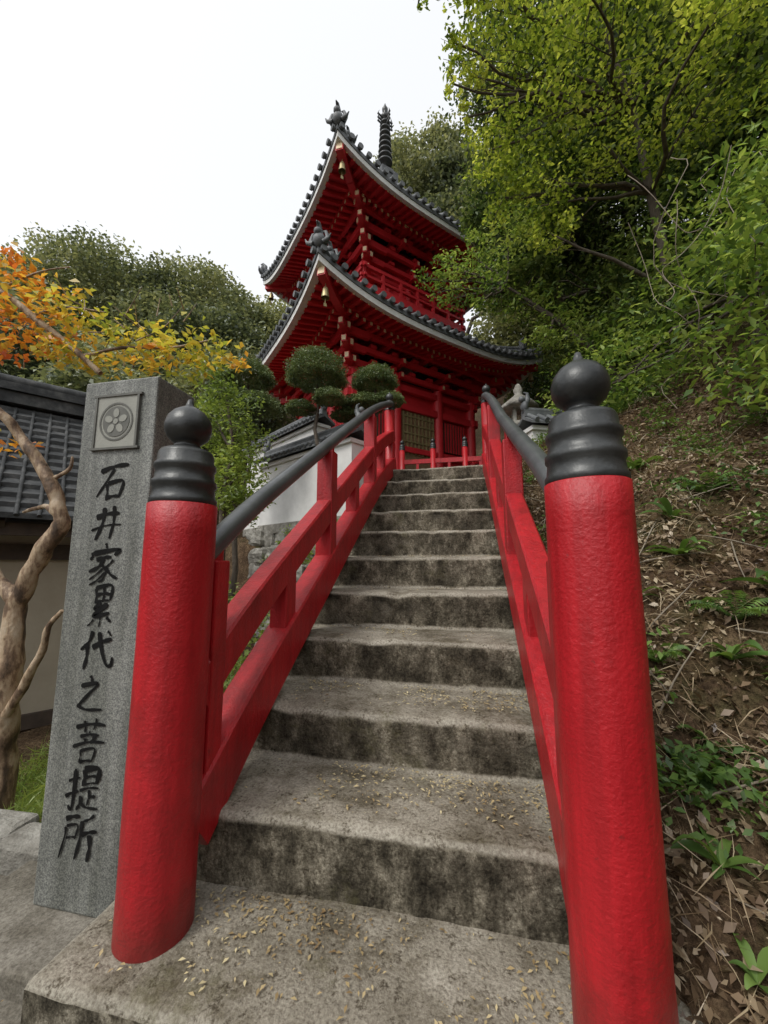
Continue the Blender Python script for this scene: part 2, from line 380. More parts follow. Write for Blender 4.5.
P=[]
for n in range(-1,N):
    z=-.942 if n<0 else zz[n]; y0=.86 if n<0 else yy[n]+.03; y1=1.15 if n<0 else (yy[n]+.33)
    cnt=1100 if n<0 else (950 if n<2 else 380)
    u=RNG.uniform(0,1,cnt)
    x=RNG.uniform(-.74 if n>=0 else -.95,.24,cnt); y=y0+(y1-y0)*u**.55
    keep=np.array([noise.noise(Vector((a*4,b*4,n)))+.40>RNG.uniform(0,.9) for a,b in zip(x,y)])
    x=x[keep];y=y[keep]
    P.append(np.stack([x,y,np.full(len(x),z+.008)],1))
x=RNG.uniform(-3,-.9,600);y=RNG.uniform(.2,1.2,600);P.append(np.stack([x,y,np.full(600,-1.112)],1))
leaf_obj('fallen_leaf_bits',np.concatenate(P),.0115,L_bits,None,.42,flat=True,svar=.75)

# ------------------------------------------------------------ stair railings
capprof=[(.091,-.004),(.094,0),(.094,.012),(.089,.018),(.086,.045),(.091,.052),(.091,.066),(.084,.072),(.082,.098),(.087,.105),(.087,.118),(.080,.124),(.078,.150),(.073,.160),(.056,.167),(.042,.172),(.036,.182),(.044,.190),(.058,.202),(.067,.222),(.068,.243),(.061,.266),(.046,.285),(.026,.298),(.014,.304),(.011,.314),(.007,.326),(0,.330)]
def zr(Y):
    z=nz(Y)
    if Y>3.0: z-=.12*((Y-3.0)/1.3)**2
    if Y<1.5: z-=.05*((1.5-Y)/.4)**2*.6
    return z
def railing(xc,yc,ztop,rad,hup):
    e=empty('stair_railing',(xc,yc,-.942))
    mb=MB()
    prof=[(rad*1.0,-.02)]+[(rad*(1+.012*noise.noise(Vector((k*.7,xc,0)))),k*(ztop+.942)/14) for k in range(15)]+[(rad-.006,ztop+.942+.004),(0,ztop+.942+.004)]
    mb.lathe((xc,yc,-.942),prof,64,0)
    mb.build('newel_post',[M_red],e)
    mb=MB(); k=rad/.096
    mb.lathe((xc,yc,ztop+.005),[(r*k,z) for r,z in capprof],64,0); mb.build('giboshi_finial',[M_metal],e)
    xr=xc+(.03 if xc<0 else -.03)*.6
    Ys=[yc+.055+.08*i for i in range(42)]
    hz=lambda y: zr(y)+.845+hup*max(0,(2.6-y)/1.5)
    mb=MB(); mb.sweep([(xr,y,zr(y)+.10) for y in Ys],.112,.175,0); mb.build('bottom_rail',[M_red],e)
    mb=MB(); mb.sweep([(xr,y,zr(y)+.455) for y in Ys],.088,.125,0); mb.build('middle_rail',[M_red],e)
    mb=MB(); mb.tube([(xr,y,hz(y)) for y in Ys],.037,24,0); mb.build('handrail_pipe',[M_pipe],e)
    mb=MB()
    for y,wd in ((1.13,.07),(2.2,.10),(3.3,.10)):
        zb=zr(y)+.13; zt=zr(y)+.80
        mb.box((xr,y,(zb+zt)/2),(.097,wd,zt-zb),0)
        mb.box((xr,y,(zt+hz(y))/2-.01),(.06,wd*.75,hz(y)-zt+.02),0)
    for y in (1.66,2.75,3.75): mb.box((xr,y,zr(y)+.29),(.078,.10,.28),0)
    mb.build('intermediate_posts',[M_red],e,bevel=.006)
    mb=MB(); ye=4.32; zb=zz[-1]
    mb.lathe((xc,ye,zb),[(.062,-.1),(.062,.74),(0,.741)],24,0); mb.build('end_post',[M_red],e)
    mb=MB(); mb.lathe((xc,ye,zb+.742),[(r*.68,z*.72) for r,z in capprof],24,0); mb.build('end_post_finial',[M_metal],e)
    return e
railing(-.820,1.01,.17,.094,0.0)
railing(.287,.985,.185,.093,.12)

e=empty('red_fence',(-.3,6.1,1.0)); mb=MB()
for x in (-.95,-.45,.05,.5):
    mb.lathe((x,6.1,1.0),[(.045,0),(.045,.82),(0,.821)],16,0); mb.lathe((x,6.1,1.822),[(r*.52,z*.55) for r,z in capprof],16,1)
for z in (1.35,1.62): mb.box((-.22,6.1,z),(1.5,.05,.07),0)
for x in (-.7,-.2,.28): mb.box((x,6.1,1.48),(.04,.04,.26),0)
mb.build('posts_and_rails',[M_red,M_metal],e)

# ------------------------------------------------------------ inscribed pillar
e=empty('inscribed_stone_pillar',(-1.2,1.215,-1.06))
mb=MB(); mb.box((-1.2,1.217,-.2),(.308,.194,1.72),0)
mb.build('pillar_shaft',[M_gran],e,bevel=.006)
mb=MB(); mb.box((-1.29,1.22,-1.105),(.56,.55,.09),0); mb.build('plinth',[M_pave],e,bevel=.012)
mb=MB()
yf=1.12
mb.box((-1.2,yf-.001,.50),(.17,.010,.19),1)
def annulus(mb,cx,cz,r0,r1,y,mat,seg=40):
    V=[];F=[]
    for k in range(seg):
        t=2*math.pi*k/seg; V+= [(cx+r0*math.cos(t),y,cz+r0*math.sin(t)),(cx+r1*math.cos(t),y,cz+r1*math.sin(t))]
    for k in range(seg): a=2*k;b=2*((k+1)%seg); F.append((a,a+1,b+1,b))
    mb.add(V,F,mat)
annulus(mb,-1.2,.50,.064,.070,yf-.0085,2)
annulus(mb,-1.2,.50,.002,.056,yf-.0078,2)
# plain petal stand-in inside the ring
annulus(mb,-1.2,.50,.001,.010,yf-.0096,1,20)
for k in range(5):
    t=math.pi/2+2*math.pi*k/5; V=[]
    for j in range(14):
        a=2*math.pi*j/14; u=.031+.017*math.cos(a); v_=.0125*math.sin(a)
        V.append((-1.2+u*math.cos(t)-v_*math.sin(t),yf-.0092,.50+u*math.sin(t)+v_*math.cos(t)))
    mb.add(V,[tuple(range(14))],1)
for dx,dz,w,h in ((0,.098,.20,.008),(0,-.098,.20,.008),(-.088,0,.008,.187),(.088,0,.008,.187)):
    mb.box((-1.2+dx,yf-.004,.50+dz),(w,.0125,h),2)
mb.build('round_crest',[M_gran,M_gran_d,surf('crest_dark',[(0.3,(.09,.093,.082)),(0.7,(.14,.14,.125))],20,.7,0)],e)
CH=[
 [[(1,1.5),(9,1)],[(5,1.3),(3.5,4.5),(.8,8)],[(3.4,5.2),(3.6,9.2)],[(3.4,5.2),(8,4.8),(7.6,9)],[(3.6,8.8),(7.6,8.6)]],
 [[(1.5,3.5),(8.5,3)],[(.5,6.6),(9.6,6)],[(3.8,1),(3.6,5),(1.8,9.5)],[(6.6,.8),(6.5,9.5)]],
 [[(5,0),(5.2,1.3)],[(1.5,1.8),(1.2,3.6)],[(1.5,2.2),(8.8,1.8),(8,3.4)],[(2.8,3.8),(7.2,3.5)],[(5,3.7),(3.5,5.3),(1.2,6.5)],[(4.3,4.8),(5.8,6.8),(5.4,9),(4.2,9.4)],[(5.2,6),(3,7.4),(1.2,8.3)],[(5.7,7.2),(3.6,8.7),(1.6,9.8)],[(8,4.2),(6,5.8)],[(5.8,5.8),(7.4,7.8),(9.6,9)]],
 [[(2.8,.6),(3,4)],[(2.8,.6),(7.4,.4),(7.2,3.8)],[(3,2.2),(7.2,2.1)],[(5.1,.5),(5.1,3.9)],[(3,3.9),(7.2,3.8)],[(5,4.1),(3,5.4),(5.5,6)],[(7,4.8),(3.2,7),(7.6,6.8)],[(5.2,7),(5.2,9.8)],[(3.4,7.8),(1.8,9.2)],[(6.8,7.6),(8.6,9)]],
 [[(3.4,.5),(2.4,2.8),(.6,4.8)],[(2.3,3.2),(2.2,9.2)],[(3.6,4.2),(9,3)],[(5.2,.8),(6.2,5),(8,8.4),(9.6,8.8),(9.7,7)],[(7.6,1),(8.6,2)]],
 [[(4.8,.5),(5.4,1.8)],[(2.2,3),(7.2,2.6),(4.5,5.4),(1.8,8)],[(1.8,7.6),(4.5,8.8),(9.4,9)]],
 [[(1,2),(9,1.6)],[(3.4,.4),(3.6,3)],[(6.6,.2),(6.2,2.8)],[(5,2.9),(5.1,3.8)],[(2.4,4.1),(7.8,3.8)],[(3.8,4.3),(4.2,5.4)],[(6.6,4.1),(5.9,5.4)],[(.8,6),(9.4,5.6)],[(3.1,7),(3.3,9.8)],[(3.1,7),(7.2,6.8),(6.9,9.6)],[(3.3,9.6),(6.9,9.5)]],
 [[(.6,3.2),(3.8,2.8)],[(2.4,.6),(2.4,9),(1.4,8.6)],[(.6,6.6),(3.8,5.4)],[(4.8,1),(5,4.4)],[(4.8,1),(8.6,.8),(8.4,4.2)],[(5,2.6),(8.4,2.5)],[(5,4.2),(8.4,4.1)],[(4.2,5.6),(9.4,5.2)],[(6.8,5.5),(6.8,8.6)],[(6.8,7),(8.8,6.8)],[(5,6.6),(4.6,8.2),(3.8,9.6)],[(4.8,8),(6.6,9.2),(9.8,9.4)]],
 [[(1,1.2),(4.6,.9)],[(1.6,2.8),(1.6,5),(.5,9)],[(1.6,2.8),(4.4,2.6),(4.3,5.2)],[(1.6,5.2),(4.3,5.1)],[(8.6,.6),(5.8,1.8)],[(5.8,1.8),(5.8,5),(4.6,9.4)],[(5.8,4.4),(9.6,4)],[(8,4.3),(8,9.8)]],
]
def cr(p,k=7):
    if len(p)==2:
        a,b=p; mx=((a[0]+b[0])/2+(b[1]-a[1])*.06,(a[1]+b[1])/2-(b[0]-a[0])*.06); p=[a,mx,b]
    q=[p[0]]+list(p)+[p[-1]]; out=[]
    for i in range(1,len(q)-2):
        for j in range(k):
            t=j/k; o=[]
            for d in (0,1):
                a,b,c,e2=q[i-1][d],q[i][d],q[i+1][d],q[i+2][d]
                o.append(.5*(2*b+(c-a)*t+(2*a-5*b+4*c-e2)*t*t+(3*b-a-3*c+e2)*t**3))
            out.append(tuple(o))
    out.append(q[-2]); return out
mb=MB(); cnt=0
random.seed(17)
for ci,ch in enumerate(CH):
    sz=.138*(1.0,.92,1.0,1.0,1.02,.9,1,1,1.02)[ci]
    zt=.348-.1405*ci+(.138-sz)*-.3; x0=-1.2-.066-.003*(ci%3)
    for st in ch:
        st=[(px+random.uniform(-.25,.25)-(py-5)*.07,py-(px-5)*.11+random.uniform(-.2,.2)) for px,py in st]
        pts=cr(st); n=len(pts); cnt+=1
        V=[];F=[]; yv=yf-.0022-.00003*cnt
        Lt=sum(math.dist(pts[i],pts[i+1]) for i in range(n-1)); wmax=.50*min(1,.6+.06*Lt)*random.uniform(.6,1.45)
        for i,(px,py) in enumerate(pts):
            a=pts[max(i-1,0)];b=pts[min(i+1,n-1)]; dx,dy=b[0]-a[0],b[1]-a[1]; L=math.hypot(dx,dy) or 1
            t=i/(n-1); w=wmax*(.52+.65*abs(math.cos(math.pi*t))-.95*max(0,t-.72)*2.8)
            if i==0: w*=.45
            w=max(w,.06); ox,oy=-dy/L*w,dx/L*w
            for sgn in (1,-1): V.append((x0+(px+ox*sgn)*sz/10,yv,zt-(py+oy*sgn)*sz/10))
        for i in range(n-1): F.append((2*i,2*i+1,2*i+3,2*i+2))
        mb.add(V,F,0)
mb.build('inscription',[M_ink],e)

# ------------------------------------------------------------ pagoda
CX,CY=-1.97,9.75
pg=empty('pagoda',(CX,CY,1.0))
PT=Matrix.Translation((CX,CY,0))@Matrix.Rotation(math.radians(45),4,'Z')
def perim(hx,hy,n=26):
    out=[]
    for i in range(n):
        s=-1+2*i/n; out.append((s*hx,-hy))
    for i in range(n): s=-1+2*i/n; out.append((hx,s*hy))
    for i in range(n): s=-1+2*i/n; out.append((-s*hx,hy))
    for i in range(n): s=-1+2*i/n; out.append((-hx,-s*hy))
    return out
def roof(tag,hx,hy,zE,lift,H,e_in,bx,by,rise,mid):
    def lf(x,y):
        a=abs(x)/hx;b=abs(y)/hy;e=max(a,b,1e-6);c=min(a,b)/e
        return lift*(c**3.0)*e**3
    def zt(x,y):
        e=max(abs(x)/hx,abs(y)/hy); return zE+lf(x,y)+H*(.55*(1-e)+.45*(1-e)**2)
    eb=max(bx/hx,by/hy)
    def zu(x,y):
        e=max(abs(x)/hx,abs(y)/hy); return zE+lf(x,y)-.06+rise*(1-e)/(1-eb)
    mb=MB(); mb.T=PT; rings=[1-(1-e_in)*i/12 for i in range(13)]; V=[];F=[]
    base=perim(hx,hy); n=len(base)
    for e in rings:
        for x,y in base: V.append((x*e,y*e,zt(x*e,y*e)+.10))
    for i in range(12):
        for k in range(n): F.append((i*n+k,i*n+(k+1)%n,(i+1)*n+(k+1)%n,(i+1)*n+k))
    mb.add(V,F,0,True)
    def ring(e0,e1,za,zb,mat):
        V=[];F=[]
        for x,y in base:
            V.extend([(x*e0,y*e0,zu(x*e0,y*e0)+za),(x*e0,y*e0,zu(x*e0,y*e0)+zb),(x*e1,y*e1,zu(x*e1,y*e1)+zb),(x*e1,y*e1,zu(x*e1,y*e1)+za)])
        for k in range(n):
            a=4*k;b=4*((k+1)%n)
            for j in range(4): F.append((a+j,b+j,b+(j+1)%4,a+(j+1)%4))
        mb.add(V,F,mat)
    ring(1.012,.93,.075,.165,0)
    for side in range(4):
        h1,h2=(hx,hy) if side%2==0 else (hy,hx)
        k=int(2*h1/.205); 
        for i in range(k+1):
            s=-h1+.06+(2*h1-.12)*i/k
            lo=max(e_in,abs(s)/h1*1.0); pts=[]
            for j in range(7):
                e=1.02-(1.02-lo)*j/6; a,b=s,-e*h2
                if side==0:p=(a,b)
                elif side==1:p=(-b,a)
                elif side==2:p=(-a,-b)
                else:p=(b,-a)
                cc=(max(-hx,min(hx,p[0])),max(-hy,min(hy,p[1])))
                pts.append((p[0],p[1],zt(*cc)+.125))
            if abs(s)/h1<.985: mb.tube(pts,.05,6,0)
            d=Vector(pts[0])-Vector(pts[1]); d.z=0; d.normalize()
            p0=Vector(pts[0]); mb.tube([p0,p0+d*.05],[.058,.058],12,0)
    for sx in (-1,1):
        for sy in (-1,1):
            pts=[];
            for j in range(9):
                e=1.0-(1-e_in)*j/8; pts.append((sx*hx*e,sy*hy*e,zt(sx*hx*e,sy*hy*e)+.18))
            mb.tube(pts,[.10]*9,8,0); mb.tube([(p[0],p[1],p[2]+.13) for p in pts[1:]],.055,8,0)
            p=Vector(pts[0]); d=Vector((sx*hx,sy*hy,0)).normalized(); sd_=Vector((-d.y,d.x,0))
            def orn(q,s):
                mb.sphere(q+Vector((0,0,.08*s)),.12*s,0,10,8,(1,1,1.1))
                mb.sphere(q+d*.07*s+Vector((0,0,.2*s)),.07*s,0,8,6)
                mb.tube([q+Vector((0,0,.12*s)),q-d*.04*s+Vector((0,0,.28*s)),q+d*.05*s+Vector((0,0,.38*s)),q+d*.12*s+Vector((0,0,.36*s))],[.07*s,.055*s,.035*s,.012],6,0)
                for off in (-1,1):
                    r=q+sd_*off*.1*s
                    mb.tube([r,r+sd_*off*.06*s+Vector((0,0,.10*s)),r+sd_*off*.02*s+Vector((0,0,.22*s)),r-sd_*off*.03*s+Vector((0,0,.24*s))],[.055*s,.045*s,.03*s,.01],6,0)
                    mb.tube([r+d*.05*s,r+sd_*off*.10*s+d*.06*s+Vector((0,0,.03*s)),r+sd_*off*.14*s+d*.05*s+Vector((0,0,.12*s))],[.045*s,.03*s,.01],6,0)
            orn(p,1.0); orn(Vector(pts[1]).lerp(Vector(pts[2]),.3)+Vector((0,0,.08)),.9)
    mb.build(tag+'_tiles',[M_tile],pg)
    mb=MB(); mb.T=PT
    ring(1.004,.955,-.050,.072,0)
    mb.build(tag+'_eave_board',[M_white],pg)
    mb=MB(); mb.T=PT; V=[];F=[]; rings=[.985-(.985-eb*.92)*i/6 for i in range(7)]
    for e in rings:
        for x,y in base: V.append((x*e,y*e,zu(x*e,y*e)+.0))
    for i in range(6):
        for k in range(n): F.append((i*n+k,i*n+(k+1)%n,(i+1)*n+(k+1)%n,(i+1)*n+k))
    mb.add(V,F,0,True)
    def rot(side,a,b):
        return ((a,b),(-b,a),(-a,-b),(b,-a))[side]
    for side in range(4):
        h1,h2=(hx,hy) if side%2==0 else (hy,hx); b1,b2=(bx,by) if side%2==0 else (by,bx)
        k=int(2*h1/.165)
        for i in range(k+1):
            s=-h1+.08+(2*h1-.16)*i/k
            for eo,top,ht,w in ((.965,-.004,.085,.065),(.965-mid,-.105,.09,.07)):
                ei=max(b2/h2*.97,abs(s)/h1)
                if ei>eo-.03: continue
                P=[]
                def zz_(e): 
                    p=rot(side,s,-e*h2); return zu(*p)
                for e in (eo,ei):
                    for zo in (top,top-ht):
                        for sg in (-1,1):
                            p=rot(side,s+sg*w/2,-e*h2); P.append((p[0],p[1],zz_(e)+zo))
                mb.hexa([P[2],P[3],P[1],P[0],P[6],P[7],P[5],P[4]],0)
                e=eo+.0035; Q=[]
                for ee in (eo-.002,e):
                    for zo in (top-.012,top-ht+.010):
                        for sg in (-1,1):
                            p=rot(side,s+sg*(w/2-.010),-ee*h2); Q.append((p[0],p[1],zz_(eo)+zo))
                mb.hexa([Q[2],Q[3],Q[1],Q[0],Q[6],Q[7],Q[5],Q[4]],1)
    ring(.965-mid+.012,.965-mid-.02,-.10,-.008,0)
    for sx in (-1,1):
        for sy in (-1,1):
            pts=[]
            for e in (.975,.8,.6,eb*.9): pts.append(Vector((sx*hx*e,sy*hy*e,zu(sx*hx*e,sy*hy*e)-.13)))
            for a,b in zip(pts[:-1],pts[1:]): mb.beam(a,b,.15,.20,0)
            d=(pts[0]-pts[1]).normalized(); mb.beam(pts[0],pts[0]+d*.012,.12,.16,1)
    mb.build(tag+'_rafters',[M_pred,M_yel],pg)
    mb=MB(); mb.T=PT
    for sx in (-1,1):
        for sy in (-1,1):
            x,y=sx*hx*.93,sy*hy*.93; z=zu(x,y)-.30
            mb.tube([(x,y,z+.1),(x,y,z)],.008,5,0)
            mb.lathe((x,y,z-.2),[(.075,0),(.068,.03),(.055,.12),(.05,.16),(.03,.2),(0,.205)],14,0)
            mb.tube([(x,y,z-.2),(x,y,z-.3)],.006,5,0); mb.box((x,y,z-.33),(.05,.01,.06),0)
    mb.build(tag+'_wind_bells',[M_gold],pg)
    return zu
def brackets(tag,bx,by,z,levels,step,dz,sp=.5):
    mb=MB(); mb.T=PT
    for l in range(levels):
        o=.10+step*l; zl=z+dz*l; X,Y=bx+o,by+o
        for sg in (-1,1):
            mb.box((0,sg*Y,zl),(2*X+.3,.09,.11),0); mb.box((sg*X,0,zl+.001),(.09,2*Y+.3,.108),0)
            for t in (-1,1):
                mb.box((t*(X+.156),sg*Y,zl),(.012,.06,.08),1); mb.box((sg*X,t*(Y+.156),zl),(.06,.012,.08),1)
            for (L,hor) in ((X,True),(Y,False)):
                k=max(3,int(2*L/sp))
                for i in range(k+1):
                    s=-L+2*L*i/k
                    c=(s,sg*Y,zl+.095) if hor else (sg*X,s,zl+.095)
                    mb.box(c,(.15,.15,.08),0)
                k=max(2,int(2*L/1.0))
                for i in range(k+1):
                    s=-L+2*L*i/k
                    if hor:
                        mb.box((s,sg*(by+o/2),zl-.03),(.085,o+.30,.13),0); mb.box((s,sg*(by+o/2+(o+.30)/2+.004),zl-.03),(.055,.012,.085),1)
                    else:
                        mb.box((sg*(bx+o/2),s,zl-.031),(o+.30,.085,.13),0); mb.box((sg*(bx+o/2+(o+.30)/2+.004),s,zl-.031),(.012,.055,.085),1)
        for sx in (-1,1):
            for sy in (-1,1):
                a=Vector((sx*bx*.9,sy*by*.9,zl-.035)); b=Vector((sx*(X+.22),sy*(Y+.22),zl-.035))
                mb.beam(a,b,.11,.14,0); d=(b-a).normalized(); mb.beam(b,b+d*.012,.08,.10,1)
    mb.build(tag+'_brackets',[M_pred,M_yel],pg)
LBX,LBY=1.74,1.38
roof('lower_roof',3.10,2.62,4.75,.50,2.0,.30,LBX,LBY,.30,.17)
roof('upper_roof',2.68,2.40,7.72,.50,3.2,.03,1.15,1.05,.45,.20)
brackets('lower',LBX,LBY,4.22,3,.15,.24)
brackets('upper',1.0,.92,6.85,5,.16,.24,.6)
mb=MB(); mb.T=PT
mb.box((0,0,2.95),(2*LBX-.1,2*LBY-.1,2.5),0)
for x in (-LBX,-LBX*.36,LBX*.36,LBX):
    for sg in (-1,1): mb.lathe((x,sg*LBY,1.7),[(.125,0),(.125,2.45)],20,0)
for y in (-LBY*.36,LBY*.36):
    for sg in (-1,1): mb.lathe((sg*LBX,y,1.7),[(.125,0),(.125,2.45)],20,0)
for z,h in ((1.8,.18),(2.55,.12),(3.55,.16),(3.98,.14)):
    for sg in (-1,1):
        mb.box((0,sg*(LBY+.03),z),(2*LBX+.35,.13,h),0); mb.box((sg*(LBX+.03),0,z+.002),(.13,2*LBY+.35,h-.004),0)
for sg in (-1,1):
    mb.box((0,sg*(LBY+.0),2.68),(.95,.06,1.6),2)
    for k in range(9): mb.box((-.44+.11*k,sg*(LBY+.04),2.95),(.03,.03,1.0),1)
    for k in range(5): mb.box((0,sg*(LBY+.045),2.55+.2*k),(.92,.03,.03),1)
    for t in (-1,1):
        mb.box((t*1.14,sg*LBY,3.05),(.7,.06,.75),3)
        for k in range(8): mb.box((t*1.14-.31+.088*k,sg*(LBY+.035),3.05),(.035,.03,.74),0)
    mb.box((sg*LBX,0,2.68),(.06,.8,1.6),2)
    for k in range(7): mb.box((sg*(LBX+.04),-.36+.12*k,2.95),(.03,.03,1.0),1)
    for t in (-1,1):
        mb.box((sg*LBX,t*.95,3.05),(.06,.6,.75),3)
        for k in range(7): mb.box((sg*(LBX+.035),t*.95-.26+.088*k,3.05),(.03,.035,.74),0)
mb.build('lower_storey',[M_pred,M_gold,M_wood,M_dark],pg)
mb=MB(); mb.T=PT
mb.box((0,0,1.35),(2*LBX+1.4,2*LBY+1.4,.7),0); mb.box((0,0,1.73),(2*LBX+1.1,2*LBY+1.1,.08),0)
mb.build('stone_base',[M_stone],pg,bevel=.02)
mb=MB(); mb.T=PT
mb.lathe((0,0,5.6),[(1.35,0),(1.3,.3),(1.1,.55),(1.0,.62)],40,1)
mb.lathe((0,0,6.15),[(1.02,0),(1.02,1.7),(0,1.7)],40,0)
mb.box((0,0,7.2),(1.9,1.75,1.5),0)
for a in range(12):
    t=2*math.pi*a/12; mb.lathe((1.05*math.cos(t),1.05*math.sin(t),6.1),[(.09,0),(.09,.75)],12,0)
for z,w in ((6.15,.09),(6.38,.06),(6.62,.08)):
    for sg in (-1,1):
        mb.box((0,sg*1.42,z),(3.2,w,w),0); mb.box((sg*1.5,0,z+.003),(w,3.0,w),0)
for k in range(7):
    for sg in (-1,1):
        mb.box((-1.5+.5*k,sg*1.42,6.4),(.065,.065,.52),0); mb.box((sg*1.5,-1.42+.473*k,6.4),(.065,.065,.52),0)
mb.box((0,0,6.05),(3.1,2.95,.1),0)
mb.build('upper_storey',[M_pred,M_white],pg)
mb=MB(); mb.T=PT
mb.box((0,0,10.95),(.55,.55,.35),0)
pr=[(.3,11.1),(.32,11.2),(.2,11.35),(.12,11.45),(.06,11.55)]
for k in range(8):
    z=11.6+.19*k; r=.21-.010*k; pr+=[(.045,z),(r,z+.03),(r+.01,z+.06),(r,z+.09),(.045,z+.12)]
pr+=[(.04,13.1),(.12,13.15),(.14,13.22),(.09,13.3),(.04,13.35),(.08,13.42),(.09,13.5),(.05,13.58),(.01,13.7),(0,13.72)]
mb.lathe((0,0,-.1),pr,20,0)
for k in range(4):
    t=k*math.pi/2; 
    for dz in (0,.12,.24): mb.tube([(.03*math.cos(t),.03*math.sin(t),12.8+dz),(.25*math.cos(t),.25*math.sin(t),12.85+dz),(.2*math.cos(t),.2*math.sin(t),13.0+dz)],[.03,.03,.005],5,0)
mb.build('spire',[M_metal],pg)

# ------------------------------------------------------------ tiled plaster walls
def tile_wall(A,B,ztop,zbot,thick=.2):
    A=Vector((A[0],A[1],0));B=Vector((B[0],B[1],0)); L=(B-A).length; d=(B-A)/L
    e=empty('plaster_wall',(A.x,A.y,zbot))
    T_=Matrix(((d.x,-d.y,0,A.x),(d.y,d.x,0,A.y),(0,0,1,0),(0,0,0,1)))
    mb=MB(); mb.T=T_; mb.box((L/2,0,(ztop-.12+zbot+.15)/2),(L,thick,ztop-.12-zbot-.15),0)
    mb.box((L/2,0,ztop-.15),(L+.04,thick+.08,.05),0)
    mb.build('plaster_body',[M_white],e)
    mb=MB(); mb.T=T_; x=0; random.seed(int(L*100))
    while x<L:
        w=min(random.uniform(.25,.45),L-x)
        mb.box((x+w/2,0,zbot+.0+.075),(w-.012,thick+.06+random.uniform(0,.02),.142),0)
        x+=w+.001
    mb.build('stone_footing',[M_stone],e,bevel=.012)
    mb=MB(); mb.T=T_; ov=.20
    for sg in (-1,1):
        mb.hexa([(-.06,sg*ov,ztop-.12),(L+.06,sg*ov,ztop-.12),(L+.06,0,ztop-.01),(-.06,0,ztop-.01),
                 (-.06,sg*ov,ztop-.09),(L+.06,sg*ov,ztop-.09),(L+.06,0,ztop+.03),(-.06,0,ztop+.03)],0)
        k=int(L/.11)
        for i in range(k+1):
            x=L*i/k; mb.tube([(x,sg*(ov+.02),ztop-.085),(x,sg*.03,ztop+.035)],.028,8,0)
    mb.box((L/2,0,ztop+.05),(L+.1,.09,.07),0); mb.tube([(-.05,0,ztop+.10),(L+.05,0,ztop+.10)],.042,10,0)
    for x in (-.03,L+.03):
        s=-1 if x<0 else 1
        mb.sphere((x,0,ztop+.15),.06,0,10,8,(.7,1,1.2))
        mb.sphere((x+s*.03,0,ztop+.24),.04,0,8,6)
        mb.tube([(x,0,ztop+.16),(x-s*.05,0,ztop+.24),(x-s*.04,0,ztop+.32),(x+s*.0,0,ztop+.33)],[.04,.035,.02,.008],7,0)
    mb.build('tile_coping',[M_tile],e)
tile_wall((-1.24,4.45),(-3.0,5.50),1.62,.42)
tile_wall((-2.1,5.5),(-4.1,6.9),2.26,.5)
tile_wall((.78,4.75),(1.7,5.1),1.72,1.0)

e=empty('stone_lantern',(.80,5.5,1.0)); mb=MB(); c=(.80,5.5,1.0)
mb.lathe(c,[(.2,0),(.2,.1),(.12,.16),(.08,.2),(.075,.75),(.1,.8),(.18,.86),(.18,.92),(0,.92)],16,0)
for a in range(4):
    t=math.pi/4+a*math.pi/2; mb.box((c[0]+.1*math.cos(t),c[1]+.1*math.sin(t),2.03),(.045,.045,.22),0)
mb.lathe(c,[(0,1.14),(.26,1.14),(.27,1.18),(.14,1.28),(.06,1.34),(.05,1.36),(.07,1.42),(.03,1.5),(0,1.52)],6,0)
mb.build('lantern_stone',[M_stone],e)

# ------------------------------------------------------------ dry-stone retaining wall
def block(mb,c,r,sq,seed,rz=0):
    V=[];F=[];seg=16;rings=12
    for i in range(rings+1):
        ph=math.pi*i/rings
        for k in range(seg):
            t=2*math.pi*k/seg; d=Vector((math.sin(ph)*math.cos(t),math.sin(ph)*math.sin(t),math.cos(ph)))
            mxx=max(abs(d.x),abs(d.y),abs(d.z)); 
            q=(.30+.70*(.8/mxx))*(1+.24*noise.noise(d*1.4+Vector((seed,seed,0)))+.07*noise.noise(d*5+Vector((seed,0,0))))
            x,y,z=d.x*r*sq[0]*q,d.y*r*sq[1]*q,d.z*r*sq[2]*q
            V.append((c[0]+x*math.cos(rz)-y*math.sin(rz),c[1]+x*math.sin(rz)+y*math.cos(rz),c[2]+z))
    for i in range(rings):
        for k in range(seg): F.append((i*seg+k,i*seg+(k+1)%seg,(i+1)*seg+(k+1)%seg,(i+1)*seg+k))
    mb.add(V,F,0,False)
mb=MB(); random.seed(9)
for lv in range(6):
    z=.36-.24*lv; t=-.12+.09*(lv%2)
    while t<2.3:
        w=random.uniform(.13,.26)
        block(mb,(-1.10-t*.86,4.32+t*.52-.06*lv,z+random.uniform(-.03,.03)),w,(1.08,.8,random.uniform(.15,.17)/w),random.random()*90,-.54+random.uniform(-.15,.15)+math.pi)
        t+=w*1.95
for lv in range(6):
    y=1.5
    while y<4.3:
        w=random.uniform(.12,.2); z=nz(y)-.28-.2*lv
        if z>-1.25: block(mb,(-.98-.03*lv,y,z),w,(.7,1.08,.125/w),random.random()*90)
        y+=w*2.0
mb.build('stone_retaining_wall',[M_stone])

